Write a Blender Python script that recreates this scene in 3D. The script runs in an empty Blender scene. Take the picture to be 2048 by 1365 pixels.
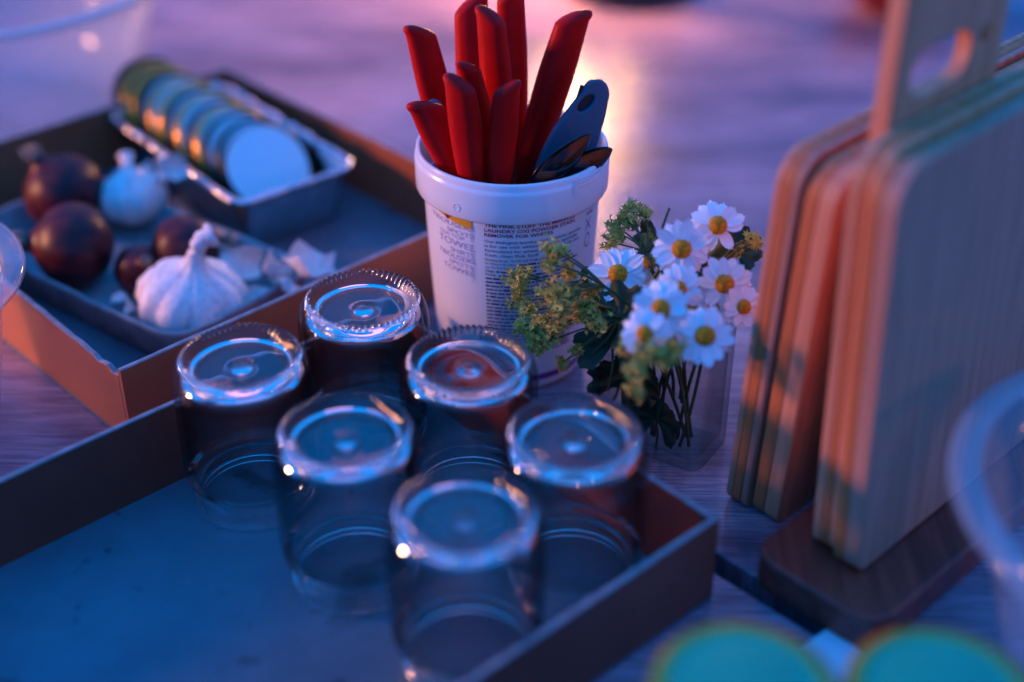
import bpy, bmesh, math, random
from mathutils import Vector, Matrix, noise
R = math.radians
random.seed(7)
sc = bpy.context.scene
col = sc.collection

# ---------------------------------------------------------------- camera
CH, PITCH, FPX = .48, R(33), 2844.4
cam = bpy.data.cameras.new('camera'); cam_o = bpy.data.objects.new('camera', cam); col.objects.link(cam_o)
cam.sensor_width = 36; cam.lens = 50; cam.clip_start = .01; cam.clip_end = 60
cam_o.location = (0, 0, CH); cam_o.rotation_euler = (R(90) - PITCH, 0, 0)
cam.dof.use_dof = True; cam.dof.focus_distance = .765; cam.dof.aperture_fstop = 1.9
sc.camera = cam_o
# ---------------------------------------------------------------- dusk sky
w = bpy.data.worlds.new('World'); sc.world = w; w.use_nodes = True
nt = w.node_tree; bg = nt.nodes['Background']
tc = nt.nodes.new('ShaderNodeTexCoord'); sx = nt.nodes.new('ShaderNodeSeparateXYZ'); rp = nt.nodes.new('ShaderNodeValToRGB')
nt.links.new(tc.outputs['Generated'], sx.inputs[0]); nt.links.new(sx.outputs['Z'], rp.inputs[0]); nt.links.new(rp.outputs[0], bg.inputs[0])
for pos, c_ in ((.0, (.002, .10, .45)), (.10, (.002, .17, .75)), (.45, (.001, .36, 1.38)), (1.0, (.001, .42, 1.62))):
    e = rp.color_ramp.elements[0] if pos == 0 else rp.color_ramp.elements[1] if pos == 1 else rp.color_ramp.elements.new(pos)
    e.position = pos; e.color = (*c_, 1)
bg.inputs[1].default_value = 1.18
# ---------------------------------------------------------------- lamps (no sun: after sunset)
def lamp(name, loc, power, color, size):
    l = bpy.data.lights.new(name, 'POINT'); l.energy = power; l.color = color; l.shadow_soft_size = size
    o = bpy.data.objects.new(name, l); o.location = loc; col.objects.link(o); return o
WARM = (1, .40, .20)
lamp('lamp_key', (-1.35, .78, .37), 62, WARM, .09)
for i, (x, y, z, p) in enumerate([(-1.1, .15, .35, .4), (-1.3, 1.05, .4, .8), (.35, 1.9, .8, 1.0)]):
    lamp('lamp_bulb', (x, y, z), p, (1, .47, .25), .02)
lamp('lamp_side', (1.25, .42, .34), 3.0, WARM, .08)
lamp('lamp_back', (-.38, 2.05, .55), 3.2, (1, .30, .24), .22)
lamp('lamp_lantern', (.062, 1.42, .17), 7, (1, .47, .20), .035)
sc.view_settings.view_transform = 'Standard'; sc.view_settings.look = 'None'
sc.view_settings.exposure = 0; sc.view_settings.gamma = 1; sc.view_settings.use_curve_mapping = False
cy = sc.cycles
cy.max_bounces = 18; cy.transmission_bounces = 16; cy.transparent_max_bounces = 24; cy.glossy_bounces = 8; cy.diffuse_bounces = 4
cy.sample_clamp_indirect = 25; cy.use_denoising = True; cy.blur_glossy = .3

# ---------------------------------------------------------------- pixel helpers
S, C = math.sin(PITCH), math.cos(PITCH)
def at(u, v, z=0.0):
    x = (u - 1024) / FPX; y = (682.5 - v) / FPX; d = (CH - z) / (S - y * C)
    return Vector((d * x, d * (C + y * S), z))
def atY(u, v, Y):
    x = (u - 1024) / FPX; y = (682.5 - v) / FPX; d = Y / (C + y * S)
    return Vector((d * x, Y, CH - d * (S - y * C)))
def atD(u, v, d):
    x = (u - 1024) / FPX; y = (682.5 - v) / FPX
    return Vector((d * x, d * (C + y * S), CH - d * (S - y * C)))

# ---------------------------------------------------------------- materials
def mat(name, color=(.5, .5, .5), rough=.5, **kw):
    m = bpy.data.materials.new(name); m.use_nodes = True
    b = m.node_tree.nodes['Principled BSDF']
    b.inputs['Base Color'].default_value = (*color, 1); b.inputs['Roughness'].default_value = rough
    for k, v in kw.items(): b.inputs[k].default_value = v
    return m
def bsdf(m): return m.node_tree.nodes['Principled BSDF']
def tex(m, c1, c2, scale=(1, 1, 1), nscale=10, detail=6, lo=.35, hi=.65, rot=(0, 0, 0), bump=0, bdist=.001, rough=None, coord='Object', dist=0, soft=.55):
    """noise-driven colour (and bump/roughness) on a Principled material"""
    n = m.node_tree.nodes; l = m.node_tree.links; b = bsdf(m)
    t = n.new('ShaderNodeTexCoord'); mp = n.new('ShaderNodeMapping'); mp.inputs['Scale'].default_value = scale; mp.inputs['Rotation'].default_value = rot
    mr = n.new('ShaderNodeMapping'); mr.inputs['Rotation'].default_value = rot; mp.inputs['Rotation'].default_value = (0, 0, 0)
    nz = n.new('ShaderNodeTexNoise'); nz.inputs['Scale'].default_value = nscale; nz.inputs['Detail'].default_value = detail; nz.inputs['Roughness'].default_value = soft; nz.inputs['Distortion'].default_value = dist
    rm = n.new('ShaderNodeValToRGB'); rm.color_ramp.elements[0].position = lo; rm.color_ramp.elements[1].position = hi
    rm.color_ramp.elements[0].color = (*c1, 1); rm.color_ramp.elements[1].color = (*c2, 1)
    l.new(t.outputs[coord], mr.inputs[0]); l.new(mr.outputs[0], mp.inputs[0]); l.new(mp.outputs[0], nz.inputs[0]); l.new(nz.outputs[0], rm.inputs[0]); l.new(rm.outputs[0], b.inputs['Base Color'])
    if bump:
        bp = n.new('ShaderNodeBump'); bp.inputs['Strength'].default_value = bump; bp.inputs['Distance'].default_value = bdist
        l.new(nz.outputs[0], bp.inputs['Height']); l.new(bp.outputs[0], b.inputs['Normal'])
    if rough:
        q = n.new('ShaderNodeMapRange'); q.inputs[1].default_value = .3; q.inputs[2].default_value = .7; q.inputs[3].default_value = rough[0]; q.inputs[4].default_value = rough[1]
        l.new(nz.outputs[0], q.inputs[0]); l.new(q.outputs[0], b.inputs['Roughness'])
    return m
M = {}
# table wood: fine grain plus broad darker bands along the boards
def wood_table():
    m = mat('table_wood', rough=.36)
    n = m.node_tree.nodes; l = m.node_tree.links; b = bsdf(m)
    t = n.new('ShaderNodeTexCoord'); mr = n.new('ShaderNodeMapping'); mr.inputs['Rotation'].default_value = (0, 0, R(46))
    l.new(t.outputs['Object'], mr.inputs[0])
    def nz(scale, ns, det):
        mp = n.new('ShaderNodeMapping'); mp.inputs['Scale'].default_value = scale
        q = n.new('ShaderNodeTexNoise'); q.inputs['Scale'].default_value = ns; q.inputs['Detail'].default_value = det; q.inputs['Roughness'].default_value = .6
        l.new(mr.outputs[0], mp.inputs[0]); l.new(mp.outputs[0], q.inputs[0]); return q
    fine = nz((1, 26, 1), 26, 8); broad = nz((1, 3.2, 1), 3.4, 5)
    r1 = n.new('ShaderNodeValToRGB'); r1.color_ramp.elements[0].position = .38; r1.color_ramp.elements[1].position = .62
    r1.color_ramp.elements[0].color = (.25, .13, .15, 1); r1.color_ramp.elements[1].color = (.62, .36, .42, 1)
    r2 = n.new('ShaderNodeValToRGB'); r2.color_ramp.elements[0].position = .35; r2.color_ramp.elements[1].position = .6
    r2.color_ramp.elements[0].color = (.30, .32, .40, 1); r2.color_ramp.elements[1].color = (1.0, .98, .96, 1)
    mx = n.new('ShaderNodeMix'); mx.data_type = 'RGBA'; mx.blend_type = 'MULTIPLY'; mx.inputs[0].default_value = 1
    l.new(fine.outputs[0], r1.inputs[0]); l.new(broad.outputs[0], r2.inputs[0]); l.new(r1.outputs[0], mx.inputs[6]); l.new(r2.outputs[0], mx.inputs[7]); l.new(mx.outputs[2], b.inputs['Base Color'])
    q = n.new('ShaderNodeMapRange'); q.inputs[1].default_value = .3; q.inputs[2].default_value = .7; q.inputs[3].default_value = .36; q.inputs[4].default_value = .16
    l.new(broad.outputs[0], q.inputs[0]); l.new(q.outputs[0], b.inputs['Roughness'])
    bp = n.new('ShaderNodeBump'); bp.inputs['Strength'].default_value = .25; bp.inputs['Distance'].default_value = .0006
    l.new(fine.outputs[0], bp.inputs['Height']); l.new(bp.outputs[0], b.inputs['Normal'])
    return m
M['table'] = wood_table()
M['floorcard'] = tex(mat('grey_lining_card', rough=.6), (.07, .095, .115), (.13, .175, .205), nscale=5, detail=9, bump=.12, bdist=.0005, rough=(.35, .6), soft=.7)
def add_stains(m, scale, lo, hi, dark):
    n = m.node_tree.nodes; l = m.node_tree.links; b = bsdf(m); src = b.inputs['Base Color'].links[0].from_socket
    t = n.new('ShaderNodeTexCoord'); z = n.new('ShaderNodeTexNoise'); z.inputs['Scale'].default_value = scale; z.inputs['Detail'].default_value = 7; z.inputs['Distortion'].default_value = .6
    r_ = n.new('ShaderNodeValToRGB'); r_.color_ramp.elements[0].position = lo; r_.color_ramp.elements[1].position = hi; r_.color_ramp.elements[0].color = (1, 1, 1, 1); r_.color_ramp.elements[1].color = (*dark, 1)
    x = n.new('ShaderNodeMix'); x.data_type = 'RGBA'; x.blend_type = 'MULTIPLY'; x.inputs[0].default_value = 1
    l.new(t.outputs['Object'], z.inputs[0]); l.new(z.outputs[0], r_.inputs[0]); l.new(src, x.inputs[6]); l.new(r_.outputs[0], x.inputs[7]); l.new(x.outputs[2], b.inputs['Base Color'])
add_stains(M['floorcard'], 19, .60, .68, (.35, .32, .30)); add_stains(M['floorcard'], 75, .64, .70, (.5, .5, .5))
M['card'] = tex(mat('grey_brown_card', rough=.75), (.30, .078, .030), (.46, .125, .052), nscale=9, detail=8, bump=.12, bdist=.0005, rough=(.38, .55))
M['card_dark'] = tex(mat('dark_brown_card', rough=.7), (.20, .034, .016), (.33, .060, .030), nscale=9, detail=8, bump=.12, bdist=.0005, rough=(.45, .6))
M['card_edge'] = tex(mat('card_edge', rough=.8), (.26, .20, .20), (.40, .33, .34), nscale=120, detail=3)
M['pulp'] = tex(mat('pulp_card', rough=.9), (.20, .20, .21), (.34, .34, .35), nscale=60, detail=6, bump=.5, bdist=.001)
M['glass'] = mat('clear_glass', (1, 1, 1), 0.0, **{'Transmission Weight': 1.0, 'IOR': 1.52})
def schlick(n, l, f0=.04, gain=1.0):
    w_ = n.new('ShaderNodeLayerWeight'); w_.inputs[0].default_value = .5
    p = n.new('ShaderNodeMath'); p.operation = 'POWER'; p.inputs[1].default_value = 5; l.new(w_.outputs['Facing'], p.inputs[0])
    q = n.new('ShaderNodeMath'); q.operation = 'MULTIPLY_ADD'; q.inputs[1].default_value = (1 - f0) * gain; q.inputs[2].default_value = f0 * gain; l.new(p.outputs[0], q.inputs[0]); return q
def thin_glass():
    m = bpy.data.materials.new('thin_glass'); m.use_nodes = True; n = m.node_tree.nodes; l = m.node_tree.links
    n.remove(n['Principled BSDF']); tr = n.new('ShaderNodeBsdfTransparent'); 
    lw = n.new('ShaderNodeLayerWeight'); lw.inputs[0].default_value = .5; cr = n.new('ShaderNodeValToRGB')
    for p_, v_ in ((0, 1.0), (.80, 1.0), (.93, .93), (1.0, .55)):
        e = cr.color_ramp.elements[0] if p_ == 0 else cr.color_ramp.elements[1] if p_ == 1 else cr.color_ramp.elements.new(p_)
        e.position = p_; e.color = (v_, v_, v_, 1)
    l.new(lw.outputs['Facing'], cr.inputs[0]); l.new(cr.outputs[0], tr.inputs[0])
    gl = n.new('ShaderNodeBsdfGlossy'); gl.inputs['Roughness'].default_value = .02; fr = schlick(n, l, .035, .7)
    mx = n.new('ShaderNodeMixShader'); l.new(fr.outputs[0], mx.inputs[0]); l.new(tr.outputs[0], mx.inputs[1]); l.new(gl.outputs[0], mx.inputs[2]); l.new(mx.outputs[0], n['Material Output'].inputs[0]); return m
M['thin'] = thin_glass()
M['tub'] = mat('white_plastic', (.88, .90, .91), .32, **{'Subsurface Weight': .10, 'Subsurface Scale': .004})
M['collar'] = mat('milky_plastic', (.86, .90, .92), .22, **{'Subsurface Weight': .15, 'Subsurface Scale': .01})
bsdf(M['tub']).inputs['Subsurface Radius'].default_value = (1, 1, 1); bsdf(M['collar']).inputs['Subsurface Radius'].default_value = (1, 1, 1)
M['ink_red'] = mat('ink_red', (.32, .004, .05), .45)
M['ink_dark'] = mat('ink_dark', (.05, .02, .10), .45)
M['ink_lilac'] = mat('ink_lilac', (.42, .38, .60), .45)
M['ink_purple'] = mat('ink_purple', (.20, .03, .28), .45)
M['ink_yellow'] = mat('ink_yellow', (.90, .42, .01), .45)
M['red'] = tex(mat('red_plastic', rough=.42), (.54, .001, .001), (.68, .002, .003), nscale=30, detail=3, rough=(.40, .55))
bsdf(M['red']).inputs['Specular IOR Level'].default_value = .18
M['steel'] = mat('steel', (.55, .55, .57), .22, Metallic=1.0)
M['darksteel'] = mat('dark_steel', (.07, .07, .085), .16, Metallic=1.0)
M['bluegrey'] = mat('bluegrey_plastic', (.04, .10, .15), .42)
M['petal'] = tex(mat('petal_white', rough=.6), (.88, .89, .90), (.95, .96, .96), nscale=80, detail=2)
M['disc'] = tex(mat('flower_disc', rough=.85), (.50, .17, .004), (.85, .36, .008), nscale=900, detail=2, bump=.8, bdist=.0008)
M['stem'] = tex(mat('stem_green', rough=.6), (.05, .075, .02), (.11, .13, .035), nscale=60)
M['leaf'] = tex(mat('leaf_green', rough=.55), (.020, .045, .018), (.06, .09, .03), nscale=50)
M['floret'] = tex(mat('floret_yellowgreen', rough=.75, **{'Subsurface Weight': .15, 'Subsurface Scale': .002}), (.50, .36, .05), (.80, .60, .13), nscale=120, detail=3)
def bamboo(name, c1, c2):
    return tex(mat(name, rough=.5), c1, c2, scale=(30, 30, 1.6), nscale=7, detail=5, lo=.36, hi=.64, bump=.08, bdist=.0004)
M['bamboo'] = bamboo('bamboo_light', (.70, .24, .11), (.88, .35, .18))
M['bamboo_core'] = bamboo('bamboo_core', (.60, .15, .04), (.76, .22, .07))
M['bamboo_face'] = bamboo('bamboo_face', (.50, .21, .13), (.66, .29, .185))
M['darkwood'] = tex(mat('dark_wood', rough=.38), (.20, .024, .014), (.42, .058, .034), scale=(2, 30, 30), rot=(0, 0, R(-44)), nscale=6, detail=6, bump=.1, bdist=.0004)
M['foil'] = tex(mat('foil', rough=.16, Metallic=1.0), (.55, .55, .56), (.75, .75, .75), nscale=60, detail=4, bump=.5, bdist=.0015)
M['lidwhite'] = mat('lid_white', (.80, .82, .82), .35)
M['lidgold'] = mat('lid_gold', (.75, .38, .06), .28, Metallic=.9)
M['lidgreen'] = tex(mat('lid_green', rough=.35), (.05, .10, .06), (.10, .16, .08), nscale=40)
M['lidrim'] = mat('lid_rim_dark', (.012, .022, .016), .35)
M['lidteal'] = tex(mat('lid_teal', rough=.45), (.006, .38, .20), (.010, .43, .23), nscale=25)
M['onion'] = tex(mat('onion_skin', rough=.42, **{'Specular IOR Level': .3}), (.014, .002, .006), (.14, .016, .018), scale=(9, 9, 1), nscale=14, detail=5, lo=.3, hi=.7, bump=.15, bdist=.0008)
M['onion_dry'] = tex(mat('onion_dry_tip', rough=.8), (.10, .07, .055), (.34, .26, .20), nscale=150)
def garlic_mat():
    m = mat('garlic_skin', rough=.55, **{'Subsurface Weight': .25, 'Subsurface Scale': .004})
    return tex(m, (.62, .54, .54), (.82, .79, .76), scale=(12, 12, 1.2), nscale=26, detail=6, lo=.30, hi=.55, bump=.35, bdist=.0008)
M['garlic'] = garlic_mat()
M['paper'] = mat('white_paper', (.8, .8, .8), .7)
M['black'] = mat('black_metal', (.012, .012, .014), .4)
M['redpot'] = mat('red_enamel', (.35, .01, .012), .25)
M['candle'] = mat('candle_wax', (.8, .7, .5), .5)
fl = mat('flame', (1, .6, .2), .5); bsdf(fl).inputs['Emission Color'].default_value = (1, .52, .18, 1); bsdf(fl).inputs['Emission Strength'].default_value = 30; M['flame'] = fl
def plastic_clear(name='clear_plastic', dens=.13):
    m = bpy.data.materials.new(name); m.use_nodes = True; n = m.node_tree.nodes; l = m.node_tree.links
    n.remove(n['Principled BSDF']); out = n['Material Output']
    tr = n.new('ShaderNodeBsdfTransparent'); tr.inputs[0].default_value = (.97, .98, 1, 1)
    df = n.new('ShaderNodeBsdfDiffuse'); df.inputs[0].default_value = (.75, .78, .82, 1)
    tl = n.new('ShaderNodeBsdfTranslucent'); tl.inputs[0].default_value = (.75, .78, .82, 1)
    gl = n.new('ShaderNodeBsdfGlossy'); gl.inputs['Roughness'].default_value = .09
    m1 = n.new('ShaderNodeMixShader'); m1.inputs[0].default_value = .5; l.new(df.outputs[0], m1.inputs[1]); l.new(tl.outputs[0], m1.inputs[2])
    m2 = n.new('ShaderNodeMixShader'); m2.inputs[0].default_value = dens; l.new(tr.outputs[0], m2.inputs[1]); l.new(m1.outputs[0], m2.inputs[2])
    
    m3 = n.new('ShaderNodeMixShader'); mu = schlick(n, l, .05, .8); l.new(mu.outputs[0], m3.inputs[0]); l.new(m2.outputs[0], m3.inputs[1]); l.new(gl.outputs[0], m3.inputs[2])
    l.new(m3.outputs[0], out.inputs[0]); return m
M['plastic'] = plastic_clear(); M['plastic_rim'] = plastic_clear('clear_plastic_rim', .30); M['plastic_milky'] = plastic_clear('milky_clear_plastic', .26); M['plastic_milky_rim'] = plastic_clear('milky_clear_rim', .75)

# ---------------------------------------------------------------- mesh helpers
def link(name, me, m, parent=None, smooth=True):
    o = bpy.data.objects.new(name, me); col.objects.link(o)
    if m is not None and not me.materials: me.materials.append(M[m])
    if smooth and me.polygons: me.polygons.foreach_set('use_smooth', [True] * len(me.polygons))
    if parent is not None: o.parent = parent
    return o
def mesh(name, vs, fs):
    me = bpy.data.meshes.new(name); me.from_pydata([tuple(v) for v in vs], [], fs); me.update(); return me
def tag(o, label=None, cat=None, group=None, kind=None):
    if label: o['label'] = label
    if cat: o['category'] = cat
    if group: o['group'] = group
    if kind: o['kind'] = kind
    return o
def empty(name, loc, label, cat, group=None, rz=0):
    o = bpy.data.objects.new(name, None); col.objects.link(o); o.location = loc; o.rotation_euler = (0, 0, rz); o.empty_display_size = .02
    return tag(o, label, cat, group)
def copy_tree(o, parent=None):
    c = o.copy(); col.objects.link(c); c.parent = parent
    for ch in list(o.children): copy_tree(ch, c)
    return c
def revolve(prof, segs=64, fn=None, closed=False):
    vs, fs = [], []; n = len(prof)
    for i in range(segs):
        a = 2 * math.pi * i / segs
        for j, (r, z) in enumerate(prof):
            if fn: r, z = fn(r, z, a, j)
            vs.append((r * math.cos(a), r * math.sin(a), z))
    for i in range(segs):
        k = (i + 1) % segs
        for j in range(n if closed else n - 1):
            j2 = (j + 1) % n
            fs.append((i * n + j, k * n + j, k * n + j2, i * n + j2))
    me = mesh('rev', vs, fs)
    bm = bmesh.new(); bm.from_mesh(me); bmesh.ops.remove_doubles(bm, verts=bm.verts, dist=1e-6); bmesh.ops.recalc_face_normals(bm, faces=bm.faces); bm.to_mesh(me); bm.free()
    return me
def tube_data(pts, rad, segs=8, vs=None, fs=None):
    vs = [] if vs is None else vs; fs = [] if fs is None else fs
    pts = [Vector(p) for p in pts]; b0 = len(vs); n = len(pts)
    up = Vector((.3, .2, 1)).normalized()
    for i, p in enumerate(pts):
        t = (pts[min(i + 1, n - 1)] - pts[max(i - 1, 0)]).normalized()
        a = t.cross(up)
        if a.length < .05: a = t.cross(Vector((1, 0, 0)))
        a.normalize(); b = t.cross(a)
        r = rad[i] if isinstance(rad, (list, tuple)) else rad
        for k in range(segs):
            q = 2 * math.pi * k / segs; vs.append(p + (a * math.cos(q) + b * math.sin(q)) * r)
    for i in range(n - 1):
        for k in range(segs):
            k2 = (k + 1) % segs
            fs.append((b0 + i * segs + k, b0 + i * segs + k2, b0 + (i + 1) * segs + k2, b0 + (i + 1) * segs + k))
    fs.append(tuple(b0 + k for k in range(segs))[::-1]); fs.append(tuple(b0 + (n - 1) * segs + k for k in range(segs)))
    return vs, fs
def bez(p0, p1, p2, n=8):
    return [(1 - t) ** 2 * p0 + 2 * t * (1 - t) * p1 + t * t * p2 for t in [i / n for i in range(n + 1)]]
def rbox(sx, sy, sz, r=.001, seg=2, center=True):
    """bevelled box mesh, base at z=0"""
    bm = bmesh.new(); bmesh.ops.create_cube(bm, size=1)
    for v in bm.verts: v.co = Vector((v.co.x * sx, v.co.y * sy, (v.co.z + .5) * sz))
    bmesh.ops.bevel(bm, geom=bm.edges[:], offset=r, segments=seg, affect='EDGES', profile=.6)
    me = bpy.data.meshes.new('box'); bm.to_mesh(me); bm.free(); return me
def prism(outline, t, bev=0, seg=2):
    """extrude a 2-D outline in its x-z plane, thickness t along y (0..t)"""
    bm = bmesh.new(); vs = [bm.verts.new((x, 0, z)) for x, z in outline]
    f = bm.faces.new(vs); r = bmesh.ops.extrude_face_region(bm, geom=[f])
    for v in [g for g in r['geom'] if isinstance(g, bmesh.types.BMVert)]: v.co.y += t
    bmesh.ops.recalc_face_normals(bm, faces=bm.faces)
    if bev:
        es = [e for e in bm.edges if abs(e.verts[0].co.y - e.verts[1].co.y) < 1e-6]
        bmesh.ops.bevel(bm, geom=es, offset=bev, segments=seg, affect='EDGES', profile=.5)
    me = bpy.data.meshes.new('prism'); bm.to_mesh(me); bm.free(); return me
def rrect(x0, x1, z0, z1, r, n=6, rb=None):
    rb = r if rb is None else rb; out = []
    for cx, cz, a0, q in ((x1 - rb, z0 + rb, -90, rb), (x1 - r, z1 - r, 0, r), (x0 + r, z1 - r, 90, r), (x0 + rb, z0 + rb, 180, rb)):
        for i in range(n + 1):
            a = R(a0 + 90 * i / n); out.append((cx + q * math.cos(a), cz + q * math.sin(a)))
    return out

# ================================================================ SETTING: table
UD = Vector((math.cos(R(44)), math.sin(R(44)), 0)); VD = Vector((math.cos(R(134)), math.sin(R(134)), 0))
def slab(u0, u1, name):
    me = rbox(u1 - u0, 4.4, .03, .0015)
    o = link(name, me, 'table', None, False); mid = UD * ((u0 + u1) / 2) + VD * .45
    o.location = (mid.x, mid.y, -.03); o.rotation_euler = (0, 0, R(44)); return tag(o, kind='structure')
GAP = .4455
slab(-1.6, GAP - .006, 'tabletop'); slab(GAP + .006, 2.4, 'tabletop')
fl_ = link('floor', mesh('floor', [(-6, -6, -.75), (6, -6, -.75), (6, 8, -.75), (-6, 8, -.75)], [(0, 1, 2, 3)]), 'black', None, False); tag(fl_, kind='structure')

# ================================================================ cardboard boxes
def wall_panel(name, p0, p1, inn, z0, z1, t, parent, jag=None, n=60, cm='card'):
    """card panel from p0 to p1 (outer face on that line), inn = inward normal"""
    vs, fs = [], []
    for i in range(n + 1):
        s = i / n; p = p0.lerp(p1, s); zt = z1 - (jag(s) if jag else 0) + .0004 * noise.noise(Vector((s * 9, p0.x * 50, 0)))
        lean = .0012 * noise.noise(Vector((s * 3, p0.y * 40, 2)))
        for q, z in ((0, z0), (0, zt - .0006), (.0006, zt), (t - .0006, zt), (t, zt - .0006), (t, z0)):
            v = p + inn * (q + (lean if z > z0 else 0)); vs.append((v.x, v.y, z))
    for i in range(n):
        for k in range(6):
            k2 = (k + 1) % 6; fs.append((i * 6 + k, (i + 1) * 6 + k, (i + 1) * 6 + k2, i * 6 + k2))
    fs.append(tuple(range(6))); fs.append(tuple(n * 6 + k for k in range(6))[::-1])
    me = mesh(name, vs, fs)
    bm = bmesh.new(); bm.from_mesh(me); bmesh.ops.recalc_face_normals(bm, faces=bm.faces); bm.to_mesh(me); bm.free()
    o = link(name, me, None, parent, False); me.materials.append(M[cm]); me.materials.append(M['card_edge'])
    for p in me.polygons:
        if abs(p.normal.z) > .6 and p.center.z > (z0 + z1) / 2: p.material_index = 1
    return o
def card_box(p, u, lu, v, lv, h, label, jags, cm='card'):
    root = empty('cardboard_box', (0, 0, 0), label, 'box')
    t = .0032
    a, b, c_, d = p, p + u * lu, p + u * lu + v * lv, p + v * lv
    fl = []
    vs = [a, b, c_, d]; me = mesh('floor', [(q.x, q.y, .0005) for q in vs] + [(q.x, q.y, .003) for q in vs], [(0, 1, 2, 3)[::-1], (4, 5, 6, 7), (0, 1, 5, 4), (1, 2, 6, 5), (2, 3, 7, 6), (3, 0, 4, 7)])
    link('base_panel', me, 'floorcard', root, False)
    inn_u = v; inn_v = u
    wall_panel('side_panel', a + u * .0002, b, v, .0031, h, t, root, jags.get('ab'), cm=cm)
    wall_panel('side_panel', d, c_, -v, .0031, h, t, root, jags.get('dc'), cm=cm)
    wall_panel('side_panel', a + v * (t + .0003), d - v * (t + .0003), u, .0031, h - .0006, t, root, jags.get('ad'), cm=cm)
    wall_panel('side_panel', b + v * (t + .0003), c_ - v * (t + .0003), -u, .0031, h - .0006, t, root, jags.get('bc'), cm=cm)
    return root, (a, b, c_, d)
def torn(s):
    if s > .36: return 0
    return max(0, .0065 * (.36 - s) / .36 * .6 + .0028 * noise.noise(Vector((s * 38, 1, 0))) * (1 - s / .36) + .0012 * noise.noise(Vector((s * 130, 4, 0))))
UPA = Vector((-.21, .63, 0))
upper, UC = card_box(UPA, UD, .285, VD, .315, .052, 'cardboard box with onions, garlic and a foil tray, left side panel torn', {'ad': torn})
LU = Vector((math.cos(R(222.5)), math.sin(R(222.5)), 0)); LV = Vector((math.cos(R(131)), math.sin(R(131)), 0))
lower, LC = card_box(Vector((.0965, .509, 0)), LU, .325, LV, .254, .052, 'dark cardboard box holding six upside-down glass jars', {}, 'card_dark')

# ================================================================ glass jars (upside down)
def jar_profile():
    out = [(.0288, 0), (.0304, .0005), (.0316, .0019), (.0315, .0034), (.0302, .0048), (.0296, .0062), (.0304, .0078), (.0312, .0090), (.0304, .0104), (.0298, .0128), (.0308, .0155), (.0335, .0185), (.0346, .022), (.0350, .028), (.0350, .066), (.0348, .074), (.0341, .0795), (.0326, .0840), (.0305, .0868), (.0295, .0878),
           (.0284, .0882), (.0274, .0878), (.0266, .0868), (.0254, .0848), (.0238, .0828), (.0216, .0815), (.0180, .0809), (.0120, .0807), (.0066, .0807), (.0054, .0811), (.0040, .0820), (.0020, .0823), (0, .0823)]
    inn = [(0, .0768), (.010, .0768), (.018, .0772), (.0245, .0788), (.0280, .0792), (.0303, .0776), (.0314, .0745), (.0320, .069), (.0321, .060), (.0321, .030), (.0318, .024), (.0300, .0185), (.0278, .014), (.0274, .008), (.0275, .003), (.0280, .0008)]
    return out, inn
po, pi_ = jar_profile(); prof = po + pi_
NB = 56; SEG = NB * 7
def knurl(r, z, a, j):
    wob = 1 + .004 * math.sin(2 * a + z * 60) + .003 * math.sin(3 * a + 1 + z * 90)
    if .0255 < r < .0312 and z > .086 and j < len(po):
        k = .5 + .5 * math.cos(a * NB + r * 900)
        wgt = 1 - abs(r - .0283) / .0032
        z += .0022 * max(0, wgt) ** .6 * (k - .4)
    return r * wob, z
jar_me = revolve(prof, SEG, knurl, closed=True)
jar_me.materials.append(M['glass']); jar_me.materials.append(M['thin'])
for p_ in jar_me.polygons:
    if .019 < p_.center.z < .0858 and math.hypot(p_.center.x, p_.center.y) > .0301: p_.material_index = 1
jpx = [(480, 712, 'upside-down glass jar beside the front garlic bulb, at the box wall'), (725, 597, 'upside-down glass jar in the box corner, touching close to the white tub'),
       (937, 716, 'upside-down glass jar standing right in front of the white tub label'), (690, 858, 'upside-down glass jar in the middle of the row away from the flowers'),
       (930, 1018, 'upside-down glass jar against the dark front panel of the box'), (1150, 862, 'upside-down glass jar beside the vase of daisies')]
for k, (u, v, lab) in enumerate(jpx):
    p = at(u, v, .091); o = link('glass_jar', jar_me, 'glass'); o.location = (p.x, p.y, .0031); o.rotation_euler = (0, 0, k * 1.1)
    tag(o, lab, 'jar', 'upside-down glass jars')

# ================================================================ white tub with label
TC = Vector((0, .727, 0))
def tub_r(z): return .0432 + (.0502 - .0432) * min(1, z / .118) + .0006 * math.sin(min(1, z / .118) * math.pi)
tub = empty('plastic_tub', TC, 'white plastic tub with printed label holding red-handled cutlery', 'tub')
pr_ = [(0, .004), (.0395, .004), (.0405, .0006), (.0418, .0006), (.0428, .0022)] + [(tub_r(z), z) for z in [.004 + .114 * i / 14 for i in range(15)]] + [(.0500, .1185), (.0485, .1188)] + [(tub_r(z) - .0017, z) for z in [.118 - .112 * i / 10 for i in range(11)]] + [(.03, .0055), (0, .0055)]
link('tub_body', revolve(pr_, 96), 'tub', tub)
pc = [(.0502, .1190), (.0508, .1178), (.0528, .1168), (.0541, .1166), (.0545, .1175), (.0547, .125), (.0548, .1335), (.0546, .1352), (.0540, .1358), (.0537, .1368), (.0538, .1392), (.0533, .1402), (.0520, .1402), (.0514, .1392), (.0513, .134), (.0509, .127), (.0503, .121)]
link('collar', revolve(pc, 120, None, True), 'collar', tub)
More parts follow.
